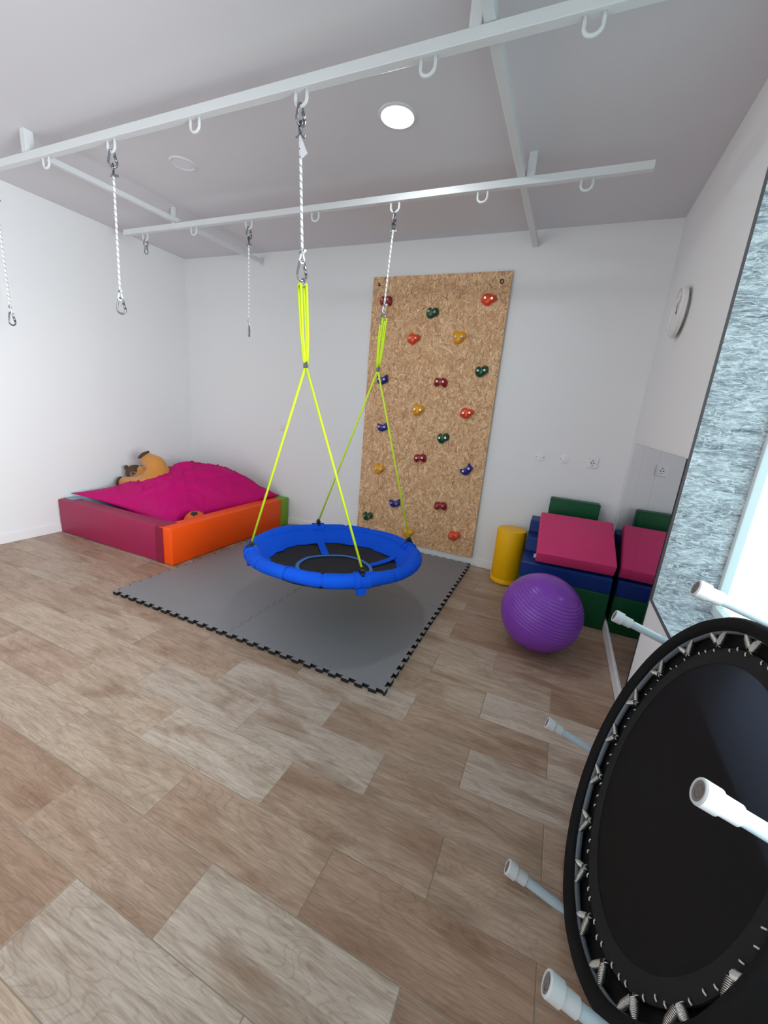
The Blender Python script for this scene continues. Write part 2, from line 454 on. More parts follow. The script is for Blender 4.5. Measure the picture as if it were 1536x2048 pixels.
# side window: marble reveal, white profile, frosted pane
win = struct(box_obj('window_1', (W + 0.235, W + 0.245, WY0 + 0.02, WY1 - 0.02, WZ0 + 0.03, WZ1 - 0.03), 'frosted'), 'bright frosted window with grey marble surround', 'window')
def slab(name, d):
    bm = bmesh.new(); add_box(bm, *d)
    for f in bm.faces:
        if f.normal.x < -0.9: f.material_index = 1
    return link_mesh(name, bm, ['marble', 'marble_edge'], win)
slab('jamb', (W - 0.012, W + 0.25, WY1, WY1 + 0.045, WZ0 - 0.02, WZ1 + 0.02))
slab('jamb', (W - 0.012, W + 0.25, WY0 - 0.02, WY0, WZ0 - 0.02, WZ1 + 0.02))
slab('sill', (W - 0.012, W + 0.25, WY0, WY1, WZ0 - 0.02, WZ0))
slab('lintel', (W - 0.012, W + 0.25, WY0, WY1, WZ1, WZ1 + 0.02))
for d in ((W + 0.205, W + 0.25, WY1 - 0.03, WY1, WZ0, WZ1), (W + 0.205, W + 0.25, WY0, WY0 + 0.03, WZ0, WZ1),
          (W + 0.205, W + 0.25, -2.505, -2.435, WZ0 + 0.04, WZ1 - 0.04), (W + 0.205, W + 0.25, WY0 + 0.03, WY1 - 0.03, WZ0, WZ0 + 0.04), (W + 0.205, W + 0.25, WY0 + 0.03, WY1 - 0.03, WZ1 - 0.04, WZ1)):
    box_obj('window_frame', d, 'window_white', win, bevel=0.003)
# glazed shop front behind the viewer (a source of the room's daylight)
win2 = struct(box_obj('window_2', (0.55, 3.85, FRONT - 0.06, FRONT - 0.05, 0.05, 2.4), 'front_pane'), 'glazed shop front behind the viewer', 'window')
for x in (0.5, 1.6, 2.75, 3.84): box_obj('window_frame', (x, x + 0.06, FRONT - 0.09, FRONT - 0.03, 0.0, 2.45), 'window_white', win2)

# ================================================================== ceiling lamps
def downlight(x, y, lit, label):
    t = thing('ceiling_downlight', label, 'ceiling light', (x, y, H), group='round recessed ceiling downlights')
    bm = bmesh.new(); add_lathe(bm, [(0.078, -0.001), (0.078, -0.006), (0.090, -0.008), (0.098, -0.004), (0.100, 0.0)] if lit else [(0.066, -0.001), (0.066, -0.006), (0.076, -0.008), (0.082, -0.004), (0.084, 0.0)], 40)
    link_mesh('trim_ring', bm, 'lamp_trim', t, smooth='all')
    r = 0.078 if lit else 0.066
    bm = bmesh.new(); add_lathe(bm, [(0, -0.0045), (r * 0.9, -0.0045), (r, -0.003), (r, -0.001)], 40)
    d = link_mesh('diffuser', bm, 'lamp_on' if lit else 'lamp_off', t)
    return t
downlight(3.225, -1.476, True, 'round lit ceiling downlight above the blue swing')
downlight(1.680, -1.457, False, 'round unlit ceiling downlight near the left wall')

# ================================================================== suspension frame
fr = thing('suspension_frame', 'white welded steel suspension frame with U hooks under the ceiling', 'frame', (2.5, -1.5, H))
FRo = Vector((2.5, -1.5, H))
def fpart(name, bm, smooth=False):
    o = link_mesh(name, bm, 'steel_white', fr, smooth=smooth)
    o.data.transform(Matrix.Translation(-FRo)); return o
ZT = 2.742
for d in ((0.43, 4.472, -1.022, -0.982, ZT - 0.040, ZT), (0.30, 4.472, -2.012, -1.972, ZT - 0.044, ZT - 0.002)):
    bm = bmesh.new(); add_box(bm, *d, bevel=0.003); fpart('beam', bm)
def bar(p0, p1, w, h):
    p0, p1 = Vector(p0), Vector(p1); L = (p1 - p0).length
    bm = bmesh.new(); add_box(bm, -w / 2, w / 2, 0, L, 0, h, bevel=0.003)
    d = (p1 - p0).normalized()
    mm = Matrix((Vector((d.y, -d.x, 0)), d, Vector((0, 0, 1)))).transposed().to_4x4(); mm.translation = p0
    bmesh.ops.transform(bm, matrix=mm, verts=bm.verts[:]); return bm
fpart('crossbar', bar((1.00, -2.0, ZT), (1.105, -0.004, ZT + 0.022), 0.035, 0.035))
fpart('crossbar', bar((3.775, -4.2, ZT), (3.825, -0.004, ZT), 0.042, 0.042))
for x, y, w, d, z in ((1.035, -1.0, 0.035, 0.02, ZT), (3.862, -1.0, 0.045, 0.03, ZT), (3.745, -1.985, 0.045, 0.03, ZT + 0.0), (0.985, -1.985, 0.045, 0.05, ZT)):
    bm = bmesh.new(); add_box(bm, x - w / 2, x + w / 2, y - d / 2, y + d / 2, z, H, bevel=0.002); fpart('post', bm)
bm = bmesh.new(); add_box(bm, 1.08, 1.13, -0.006, 0.0, ZT + 0.0, ZT + 0.075); fpart('wall_plate', bm)
HA = [0.575, 1.165, 1.760, 2.380, 3.002, 3.576, 4.142]
HB = [0.686, 1.259, 1.828, 2.424, 3.034, 3.600, 4.165]
hm = None
def hook_bm():
    bm = bmesh.new(); w, r = 0.029, 0.0068
    pts = [(-w, 0, 0.004), (-w, 0, -0.02)] + [(-w * math.cos(a), 0, -0.030 - 0.026 * math.sin(a)) for a in [PI * i / 10 for i in range(11)]] + [(w, 0, -0.02), (w, 0, 0.004)]
    add_tube(bm, pts, r, 10); return bm
for i, (hx, hy, hz) in enumerate([(x, -1.992, ZT - 0.044) for x in HA] + [(x, -1.002, ZT - 0.040) for x in HB]):
    if hm is None:
        o = link_mesh('u_hook', hook_bm(), 'steel_white', fr, smooth='all'); hm = o.data
    else:
        o = bpy.data.objects.new('u_hook', hm); COL.objects.link(o); o.parent = fr
    o.location = Vector((hx, hy, hz)) - FRo

# ================================================================== hanging ropes
def carabiner_bm(L=0.085, wide=0.024, rad=0.0042, rot=0.0):
    """pear-shaped snap hook; top at z = 0, bottom at z = -L, lying in XZ, wide end down"""
    bm = bmesh.new(); pts = []
    r1, r2 = wide * 0.42, wide * 0.75
    for i in range(9):
        a = PI * i / 8; pts.append((-r1 * math.cos(a), 0, -r1 + r1 * math.sin(a)))
    for i in range(9):
        a = PI * i / 8; pts.append((r2 * math.cos(a), 0, -L + r2 - r2 * math.sin(a)))
    add_tube(bm, pts, rad, 8, closed=True)
    add_tube(bm, [(r1 * 0.98, 0, -r1 - 0.012), (r2 * 0.96, 0, -L + r2 + 0.004)], rad * 1.35, 8)
    bmesh.ops.rotate(bm, cent=(0, 0, 0), matrix=Matrix.Rotation(rot, 3, 'Z'), verts=bm.verts[:])
    return bm
def thimble_bm(L=0.055, rot=0.0):
    bm = bmesh.new(); pts = []
    r = 0.011
    for i in range(11):
        a = -0.25 + (PI + 0.5) * i / 10; pts.append((r * math.cos(a), 0, -r + r * math.sin(a)))
    pts = [(0.003, 0, -L)] + pts + [(-0.003, 0, -L)]
    add_tube(bm, pts, 0.0045, 8)
    bmesh.ops.rotate(bm, cent=(0, 0, 0), matrix=Matrix.Rotation(rot, 3, 'Z'), verts=bm.verts[:])
    return bm
def clamp_bm(rot=0.0):
    bm = bmesh.new()
    add_box(bm, -0.011, 0.011, -0.007, 0.007, -0.006, 0.006, bevel=0.002)
    add_tube(bm, [(-0.02, 0.004, -0.002), (0.018, 0.004, 0.004)], 0.0028, 6)
    add_box(bm, 0.014, 0.022, -0.002, 0.010, -0.001, 0.009, bevel=0.001)
    bmesh.ops.rotate(bm, cent=(0, 0, 0), matrix=Matrix.Rotation(rot, 3, 'Z'), verts=bm.verts[:])
    return bm
def tail_bm():
    bm = bmesh.new()
    add_tube(bm, [(0.0, 0, 0.002), (0.010, -0.002, -0.002), (0.022, -0.004, 0.008)], [0.005, 0.005, 0.006], 8); return bm

def hanging_rope(label, x, y, ztop, zlow, lower_rot, top_rot=1.2, dx=0.0, dy=0.0, flag=False, lower=True, clamp_low=True, Lc=0.085):
    """rope clipped in a U hook: upper carabiner, thimble, clamp, cord, lower clamp and carabiner. ztop = inside bottom of the hook"""
    t = thing('hanging_rope', label, 'rope', (x, y, ztop), group='white ropes clipped to the suspension frame')
    o = link_mesh('carabiner', carabiner_bm(0.078, 0.028, 0.0056, top_rot), 'chrome', t, smooth='all', loc=(0, 0, 0.006))
    link_mesh('thimble', thimble_bm(0.055, top_rot + 1.5), 'chrome_dark', t, smooth='all', loc=(0, 0, -0.056))
    link_mesh('clamp', clamp_bm(0.5), 'chrome', t, loc=(0, 0, -0.112))
    bm = bmesh.new()
    n = 14; L = ztop - 0.105 - zlow
    add_tube(bm, [(0, 0, -L * i / n) for i in range(n + 1)], 0.0062, 10)
    c = link_mesh('cord', bm, 'rope', t, smooth='all', loc=(0, 0, -0.105))
    if dx or dy:
        d = Vector((dx, dy, -L)); c.rotation_mode = 'QUATERNION'; c.rotation_quaternion = Vector((0, 0, -1)).rotation_difference(d)
    end = Vector((dx, dy, -0.105 - L))
    link_mesh('clamp', clamp_bm(2.4), 'chrome', t, loc=end + Vector((0, 0, 0.0)))
    link_mesh('rope_end', tail_bm(), 'rope_plain', t, smooth='all', loc=end)
    link_mesh('rope_eye', thimble_bm(0.045, lower_rot + 1.4), 'rope_plain', t, smooth='all', loc=end + Vector((0, 0, -0.045))).rotation_euler = (PI, 0, 0)
    link_mesh('carabiner', carabiner_bm(Lc, 0.030, 0.0050, lower_rot), 'chrome', t, smooth='all', loc=end + Vector((0, 0, -0.034)))
    if flag:
        bm = bmesh.new()
        prs = [(-0.002, 0.004), (0.010, 0.004), (0.046, -0.066), (0.018, -0.086)]
        for i, yy in enumerate((-0.001, 0.001)): pass
        a = [bm.verts.new((px, -0.008 - 0.004 * (k % 2), pz)) for k, (px, pz) in enumerate(prs)]
        b = [bm.verts.new((px, -0.006 - 0.004 * (k % 2), pz)) for k, (px, pz) in enumerate(prs)]
        bm.faces.new(a); bm.faces.new(b[::-1])
        for k in range(4): bm.faces.new((a[k], a[(k + 1) % 4], b[(k + 1) % 4], b[k]))
        link_mesh('tape_tail', bm, 'tag', t, loc=(0, 0, -0.118))
    return t
zA, zB = ZT - 0.044 - 0.052, ZT - 0.040 - 0.052
hanging_rope('white flecked rope with open carabiner cut by the left edge of the photo', HA[0], -1.992, zA, 1.885, 1.8, dx=-0.01)
hanging_rope('white flecked rope with open carabiner hanging over the play pen', HA[2], -1.992, zA, 1.95, 0.85, dx=-0.02, top_rot=0.9)
hanging_rope('short white rope with edge-on carabiner left of the blue swing', HB[2], -1.002, zB, 2.0, 2.2, top_rot=1.2)
hanging_rope('white flecked rope with tape tail holding the near side of the swing', HA[4], -1.992, zA, 2.09, 0.85, dx=0.010, dy=0.025, flag=True)
hanging_rope('white rope holding the swing in front of the climbing board', HB[4], -1.002, zB, 2.085, 0.7, dx=-0.012, dy=-0.025, top_rot=1.6)
t = thing('carabiner_pair', 'two linked carabiners on the hook nearest the left wall', 'carabiner', (HB[0], -1.002, zB))
link_mesh('carabiner', carabiner_bm(0.055, 0.022, 0.0042, 1.0), 'chrome', t, smooth='all', loc=(0, 0, 0.006))
link_mesh('carabiner', carabiner_bm(0.065, 0.024, 0.0042, 0.2), 'chrome', t, smooth='all', loc=(0, 0, -0.044))

# ================================================================== nest swing
SC = Vector((3.017, -1.502, 0.458)); SR = 0.544
sw = thing('nest_swing', 'round blue nest swing with black mesh seat hung on neon ropes', 'swing', SC)
sw.rotation_euler = (-0.044, -0.011, 0)
def ring_radius(th):
    r = 0.041 + 0.002 * math.sin(5 * th) 
    s = (th / (2 * PI) * 16) % 1.0
    r -= 0.0085 * math.exp(-(min(s, 1 - s) / 0.035) ** 2)
    return r + 0.0022 * mnoise.noise(Vector((math.cos(th) * 9, math.sin(th) * 9, 3)))
bm = bmesh.new(); NR = 384
add_tube(bm, [(SR * math.cos(2 * PI * i / NR), SR * math.sin(2 * PI * i / NR), 0.003 * math.sin(7 * 2 * PI * i / NR)) for i in range(NR)], [ring_radius(2 * PI * i / NR) for i in range(NR)], 14, closed=True)
link_mesh('ring_cover', bm, 'swing_blue', sw, smooth='all')
# inner blue border sloping to the seat and the sagging seat itself
def seat_z(r): return -0.060 - 0.088 * (1 - (r / 0.53) ** 2)
bm = bmesh.new(); prof = [(SR - 0.012, 0.034), (SR - 0.035, 0.012), (SR - 0.065, -0.030), (SR - 0.115, seat_z(SR - 0.115) + 0.012), (SR - 0.118, seat_z(SR - 0.118) + 0.004), (SR - 0.05, -0.046), (SR - 0.02, -0.03)]
add_lathe(bm, prof, 96)
for v in bm.verts:
    r = math.hypot(v.co.x, v.co.y); th = math.atan2(v.co.y, v.co.x)
    if r < SR - 0.09:
        k = 1 + 0.02 * math.sin(9 * th + 1) + 0.012 * math.sin(23 * th); v.co.x *= k; v.co.y *= k
    v.co.z += 0.006 * mnoise.noise(v.co * 11)
link_mesh('border', bm, 'swing_blue', sw, smooth='all')
bm = bmesh.new(); NRr = 14
add_lathe(bm, [(0.47 * i / NRr, seat_z(0.47 * i / NRr)) for i in range(NRr + 1)] + [(0.47, seat_z(0.47) - 0.004)] + [(0.47 * i / NRr, seat_z(0.47 * i / NRr) - 0.004) for i in range(NRr, -1, -1)], 72)
for v in bm.verts: v.co.z += 0.007 * mnoise.noise(Vector((v.co.x * 7, v.co.y * 7, 0)))
link_mesh('seat_mesh', bm, 'swing_black', sw, smooth='all')
def ribbon(bm, path, w, h, closed=False):
    n = len(path); A = []
    for i, p in enumerate(path):
        p = Vector(p)
        d = (Vector(path[(i + 1) % n]) - Vector(path[i - 1])) if closed else (Vector(path[min(i + 1, n - 1)]) - Vector(path[max(i - 1, 0)]))
        s = Vector((d.y, -d.x, 0)).normalized() * (w / 2)
        A.append([bm.verts.new(q) for q in (p + s, p - s, p - s + Vector((0, 0, h)), p + s + Vector((0, 0, h)))])
    for i in range(n if closed else n - 1):
        a, b = A[i], A[(i + 1) % n]
        for k in range(4): bm.faces.new((a[k], a[(k + 1) % 4], b[(k + 1) % 4], b[k]))
    if not closed: bm.faces.new(A[0]); bm.faces.new(A[-1])
bm = bmesh.new()
ribbon(bm, [(0.25 * math.cos(2 * PI * i / 64), 0.25 * math.sin(2 * PI * i / 64), seat_z(0.25) + 0.004 + 0.007 * mnoise.noise(Vector((0.25 * math.cos(2 * PI * i / 64) * 7, 0.25 * math.sin(2 * PI * i / 64) * 7, 0)))) for i in range(64)], 0.024, 0.005, closed=True)
link_mesh('centre_binding', bm, 'swing_trim', sw)
ANG = [PI * 1.25 + .007, PI * 1.75 + .007, PI * .25 + .007, PI * .75 + .007]
for a in ANG:
    ca, sa = math.cos(a), math.sin(a)
    bm = bmesh.new()
    ribbon(bm, [(r * ca, r * sa, seat_z(r) + 0.006 + (0.03 * max(0, (r - 0.40) / 0.09) if r > 0.4 else 0) + 0.007 * mnoise.noise(Vector((r * ca * 7, r * sa * 7, 0)))) for r in (0.262, 0.28, 0.30, 0.34, 0.38, 0.42, 0.45)], 0.055, 0.005)
    link_mesh('strap', bm, 'swing_blue', sw)
    bm = bmesh.new()      # sleeve wrapped round the ring
    pts = [Vector((SR * math.cos(a + d), SR * math.sin(a + d), 0)) for d in (-0.085, -0.08, -0.03, -0.025, 0.025, 0.03, 0.08, 0.085)]
    add_tube(bm, pts, [0.044, 0.049, 0.049, 0.0445, 0.0445, 0.049, 0.049, 0.044], 16)
    link_mesh('sleeve', bm, 'swing_blue', sw, smooth=30)
    bm = bmesh.new(); add_box(bm, -0.012, 0.012, -0.028, 0.028, -0.074, -0.030, bevel=0.005)
    o = link_mesh('sleeve_flap', bm, 'swing_blue', sw, loc=((SR + 0.014) * ca, (SR + 0.014) * sa, -0.004)); o.rotation_euler = (0, 0, a)
    bm = bmesh.new()      # black clip
    add_tube(bm, [(0, 0, -0.046), (0.001, 0, 0.0), (0, 0, 0.040)], [0.014, 0.015, 0.010], 8)
    add_tube(bm, [(0.0485 * math.cos(b), 0, 0.0485 * math.sin(b) - 0.041) for b in [PI * (0.28 + 0.44 * i / 6) for i in range(7)]], 0.008, 8)
    add_box(bm, -0.017, 0.017, -0.014, 0.014, 0.010, 0.028, bevel=0.003)
    o = link_mesh('clip', bm, 'black_plastic', sw, loc=(SR * ca, SR * sa, 0.041)); o.rotation_euler = (0, 0, a)
bpy.context.view_layer.update()
inv = sw.matrix_world.inverted()
SPA, SPB = Vector((3.036, -1.945, 1.588)), Vector((3.020, -1.050, 1.668))
TOPA, TOPB = Vector((3.018, -1.966, 1.937)), Vector((3.024, -1.027, 1.985))
for sp, tp, ids in ((SPA, TOPA, (0, 1)), (SPB, TOPB, (3, 2))):
    for i in ids:
        a = ANG[i]; e = Vector((SR * math.cos(a), SR * math.sin(a), 0.066)); s0 = inv @ sp
        bm = bmesh.new(); add_tube(bm, [s0, s0.lerp(e, 0.5), e], 0.0065, 10)
        link_mesh('rope', bm, 'neon', sw, smooth='all')
    s0, t0 = inv @ sp, inv @ tp
    for off in (-0.013, 0.013):
        bm = bmesh.new(); pts = []
        for k in range(9):
            f = k / 8; w = 0.0075 * (1 - 0.6 * (1 - f)) 
            pts.append(t0.lerp(s0, 1 - f) + Vector((off * (0.35 + 0.65 * min(1, f * 2.5)) - w, 0.004 * (1 if off > 0 else -1), 0.012)))
        for k in range(5):
            an = PI * (1 - k / 4); pts.append(t0 + Vector((off + 0.0075 * math.cos(an), 0.004 * (1 if off > 0 else -1), 0.012 + 0.008 * math.sin(an))))
        for k in range(8, -1, -1):
            f = k / 8; w = 0.0075 * (1 - 0.6 * (1 - f))
            pts.append(t0.lerp(s0, 1 - f) + Vector((off * (0.35 + 0.65 * min(1, f * 2.5)) + w, 0.004 * (1 if off > 0 else -1), 0.012)))
        add_tube(bm, pts, 0.0062, 8); link_mesh('rope_loop', bm, 'neon', sw, smooth='all')
    bm = bmesh.new(); add_tube(bm, [(0.011 * math.cos(b), 0.0, 0.020 * math.sin(b)) for b in [2 * PI * i / 14 for i in range(14)]], 0.0032, 8, closed=True)
    link_mesh('steel_ring', bm, 'chrome', sw, smooth='all', loc=t0 + Vector((0, 0, 0.022)))
    bm = bmesh.new(); add_box(bm, -0.010, 0.010, -0.009, 0.009, -0.012, 0.018, bevel=0.003); add_tube(bm, [(0.006, 0, -0.02), (0.010, 0, 0.03)], 0.003, 6)
    link_mesh('rope_clamp', bm, 'chrome_dark', sw, loc=s0)

# ================================================================== interlocking floor mats
MX, MY, MS = 2.6437, -1.073, 1.035
MATL = {(0, 0): 'grey interlocking foam mat in front of the foam play pen', (1, 0): 'grey interlocking foam mat at the front corner beneath the swing',
        (0, 1): 'grey interlocking foam mat tucked between play pen and back wall', (1, 1): 'grey interlocking foam mat at the foot of the climbing board'}
def puzzle_mat_bm():
    """square foam mat with dovetail teeth on all four sides; opposite sides interlock; black foam core with a grey top layer"""
    n = 13; p = MS / n; d = 0.019; g = 0.0014; hb = MS / 2 - d / 2 - g; ht = MS / 2 + d / 2 - g
    bm = bmesh.new()
    polys = [[(-hb, -hb), (hb, -hb), (hb, hb), (-hb, hb)]]
    for side in range(4):
        c, sn = (1, 0, -1, 0)[side], (0, 1, 0, -1)[side]
        for i in range(n):
            s0 = -MS / 2 + p * i; s1 = s0 + p / 2
            q = [(s0 + 0.004, -hb), (s0 - 0.0028, -ht), (s1 + 0.0028, -ht), (s1 - 0.004, -hb)]
            q = [(max(-hb, q[0][0]), q[0][1])] + q[1:]
            polys.append([(c * x - sn * y, sn * x + c * y) for x, y in q])
    for P_ in polys:
        a = [[bm.verts.new((x, y, z)) for x, y in P_] for z in (0.0005, 0.0215, 0.025)]
        k = len(P_)
        bm.faces.new(a[0][::-1]).material_index = 1; bm.faces.new(a[2]).material_index = 0
        for lo, hi, mi_ in ((0, 1, 1), (1, 2, 0)):
            for u in range(k): bm.faces.new((a[lo][u], a[lo][(u + 1) % k], a[hi][(u + 1) % k], a[hi][u])).material_index = mi_
    return bm
mat_me = None
for (ix, iy), lb in MATL.items():
    loc = (MX + (ix - 0.5) * MS, MY + (iy - 0.5) * MS, 0)
    if mat_me is None:
        o = link_mesh('puzzle_mat', puzzle_mat_bm(), ['mat_top', 'mat_side'], loc=loc); mat_me = o.data
    else:
        o = bpy.data.objects.new('puzzle_mat', mat_me); COL.objects.link(o); o.location = loc
    tag(o, lb, 'floor mat', 'grey interlocking foam mats')

# ================================================================== climbing board
BX0, BX1, BZ0, BZ1, BY = 2.434, 3.684, 0.083, 2.573, -0.031
bd = thing('climbing_board', 'tall strand board climbing panel on the back wall', 'climbing wall', (BX0, BY, BZ0))
Bo = Vector((BX0, BY, BZ0)); BW_, BH_ = BX1 - BX0, BZ1 - BZ0
box_obj('panel', (0, BW_, 0, 0.018, 0, BH_), 'board_core', bd)
rs = random.Random(3)
vv, ff, cc = [], [], []
pal = [(198, 162, 122), (194, 154, 114), (204, 172, 134), (184, 144, 104), (176, 132, 94), (208, 180, 144), (196, 158, 118), (164, 122, 86), (190, 150, 110), (182, 138, 102)]
def strand(x, z, L, w, a, y, c):
    ca, sa = math.cos(a), math.sin(a); hw = w / 2; hl = L / 2
    sh = [(-hl, -hw * rs.uniform(.3, 1)), (-hl * rs.uniform(.2, .6), -hw), (hl * rs.uniform(.3, .7), -hw * rs.uniform(.7, 1)), (hl, -hw * rs.uniform(0, .6)), (hl * rs.uniform(.85, 1), hw * rs.uniform(.2, .9)), (0, hw), (-hl * rs.uniform(.8, 1), hw * rs.uniform(.3, .9))]
    i0 = len(vv); q = 0
    for (u, v) in sh:
        px = min(max(x + u * ca - v * sa, 0.0), BW_); pz = min(max(z + u * sa + v * ca, 0.0), BH_)
        vv.append((px, y, pz))
    ff.append(tuple(range(i0, i0 + len(sh)))); cc.append(c)
NS = 13500
for i in range(NS):
    x, z = rs.uniform(-.01, BW_ + .01), rs.uniform(-.01, BH_ + .01)
    k = i / NS
    L = rs.uniform(0.03, 0.11) * (1.15 - 0.55 * k); w = rs.uniform(0.007, 0.024) * (1.2 - 0.7 * k)
    a = rs.gauss(PI / 2, 0.75) if rs.random() < .75 else rs.uniform(0, PI)
    if rs.random() < .028: c = rs.choice([(92, 62, 40), (110, 74, 46), (78, 56, 38)]); w *= .35; L *= .7
    else: c = rs.choice(pal)
    f = rs.uniform(1.12, 1.25); c = srgb(*[min(255, q * f) for q in c])
    strand(x, z, L, w, a, -0.0002 - 0.0012 * k, c)
me = bpy.data.meshes.new('wood_strands'); me.from_pydata(vv, [], ff)
ca_ = me.color_attributes.new('tone', 'FLOAT_COLOR', 'CORNER'); buf = []
for f, c in zip(ff, cc): buf += list(c) * len(f)
ca_.data.foreach_set('color', buf); me.materials.append(M['strand'])
o = bpy.data.objects.new('wood_strands', me); COL.objects.link(o); o.parent = bd; o['kind'] = 'stuff'
bm = bmesh.new(); add_tube(bm, [(0, 0, 0.012), (0, -0.012, 0.010), (0, -0.014, -0.010), (0.020, -0.014, -0.012)], 0.004, 8); add_box(bm, -0.012, -0.004, -0.006, 0.0, -0.012, 0.014)
link_mesh('hanging_hook', bm, 'black_metal', bd, loc=(0.064, 0, 2.51 - BZ0))
bm = bmesh.new(); add_tube(bm, [(0.013 * math.cos(a), -0.006, 0.016 * math.sin(a)) for a in [2 * PI * i / 12 for i in range(12)]], 0.004, 8, closed=True); add_tube(bm, [(-0.013, 0, 0.012), (-0.013, -0.010, 0.012)], 0.005, 8)
link_mesh('hanging_hook', bm, 'black_metal', bd, loc=(1.175, 0, 2.495 - BZ0))

# climbing holds: lobed resin shapes with two bolts
OUT = {'red': [(-.052, -.004), (-.044, .024), (-.022, .032), (-.004, .026), (.018, .032), (.042, .024), (.052, -.002), (.046, -.030), (.030, -.036), (.014, -.022), (-.006, -.018), (-.026, -.034), (-.044, -.028)],
       'orange': [(-.048, .006), (-.036, .032), (-.010, .040), (.012, .030), (.034, .030), (.050, .014), (.046, -.008), (.022, -.022), (.004, -.040), (-.020, -.036), (-.034, -.028), (-.050, -.018)],
       'green': [(-.046, -.006), (-.040, .022), (-.020, .036), (-.002, .022), (.010, .034), (.034, .036), (.048, .016), (.044, -.012), (.020, -.024), (-.004, -.040), (-.030, -.034)],
       'yellow': [(-.046, .030), (-.022, .044), (.004, .034), (.026, .040), (.046, .022), (.048, .000), (.028, -.010), (.014, -.034), (-.012, -.044), (-.034, -.036), (-.040, -.006)],
       'blue': [(-.050, .016), (-.042, .028), (-.018, .020), (.008, .022), (.026, .036), (.040, .040), (.044, .018), (.050, -.006), (.034, -.020), (.010, -.032), (-.012, -.036), (-.034, -.028), (-.046, -.008)]}
HOLD = {'red': [(2.578, 2.371), (3.186, 1.681), (3.066, 0.974), (3.322, 0.542)], 'orange': [(3.521, 2.36), (2.885, 2.045), (3.461, 1.427), (3.493, 0.269)],
        'green': [(3.038, 2.263), (3.542, 1.791), (3.269, 1.186), (2.553, 0.297)], 'yellow': [(3.309, 2.061), (2.998, 1.42), (2.644, 0.81), (3.025, 0.204)],
        'blue': [(2.604, 1.673), (2.647, 1.229), (3.528, 0.92), (2.846, 0.487)]}
HROT = {'red': (0, 0, -.15, -.12), 'orange': (.1, 0, -.1, -.2), 'green': (.1, -.1, -.1, 0), 'yellow': (0, .05, 0, -.1), 'blue': (0, 0, -.55, 0)}
def smooth_outline(pts, n=40):
    m_ = len(pts); out = []
    for i in range(n):
        t = i / n * m_; k = int(t); f = t - k
        p0, p1, p2, p3 = (Vector(pts[(k + d) % m_]) for d in (-1, 0, 1, 2))
        out.append(0.5 * ((2 * p1) + (-p0 + p2) * f + (2 * p0 - 5 * p1 + 4 * p2 - p3) * f * f + (-p0 + 3 * p1 - 3 * p2 + p3) * f ** 3))
    return out
bolt_me = None
ordinal = {'red': ('at the top left corner of the board', 'in the upper middle of the board', 'in the lower middle of the board', 'near the bottom of the board'),
           'orange': ('at the top right corner of the board', 'in the upper left of the board', 'right of the board middle', 'at the bottom edge of the board'),
           'green': ('topmost of the green ones', 'by the right edge of the board', 'in the middle of the board', 'at the bottom left of the board'),
           'yellow': ('highest of the yellow ones', 'in the middle of the board', 'by the left edge of the board', 'at the bottom edge behind the swing'),
           'blue': ('highest one behind the neon swing rope', 'second from the top by the left edge', 'by the right edge of the board', 'lowest of the blue ones')}
for col, spots in HOLD.items():
    ol = [q * 1.22 for q in smooth_outline(OUT[col])]; n = len(ol); bm = bmesh.new(); rings = []
    lob = [Vector((-0.026, 0.004)), Vector((0.031, 0.004))]
    for s, h in ((1.0, 0.0), (1.0, 0.012), (0.94, 0.024), (0.82, 0.034), (0.62, 0.041), (0.4, 0.043), (0.2, 0.042)):
        ring = []
        for q in ol:
            q2 = q * s
            hh = h
            if h > 0.02: hh = h * (0.80 + 0.30 * max(math.exp(-((q2 - l).length / 0.02) ** 2) for l in lob))
            ring.append(bm.verts.new((q2.x, -hh, q2.y)))
        rings.append(ring)
    for A, B in zip(rings, rings[1:]):
        for k in range(n): bm.faces.new((A[k], A[(k + 1) % n], B[(k + 1) % n], B[k]))
    bm.faces.new(rings[-1]); bm.faces.new(rings[0][::-1])
    body_me = None
    for i, (x, z) in enumerate(spots):
        t = thing('climbing_hold', '%s resin climbing hold %s' % (col, ordinal[col][i]), 'climbing hold', (x, BY - 0.0015, z), (0, HROT[col][i], 0), 'climbing holds on the strand board')
        if body_me is None:
            o = link_mesh('grip', bm, 'hold_' + col, t, smooth='all'); body_me = o.data
        else:
            o = bpy.data.objects.new('grip', body_me); COL.objects.link(o); o.parent = t
        for l in lob:
            if bolt_me is None:
                b2 = bmesh.new(); add_lathe(b2, [(0.0, 0.004), (0.003, 0.004), (0.0035, 0.007), (0.0085, 0.007), (0.009, 0.0), (0.009, -0.01)], 14, mat=Matrix.Rotation(PI / 2, 4, 'X'))
                o = link_mesh('bolt', b2, 'spring', t); bolt_me = o.data
            else:
                o = bpy.data.objects.new('bolt', bolt_me); COL.objects.link(o); o.parent = t
            o.location = (l.x, -0.040, l.y)

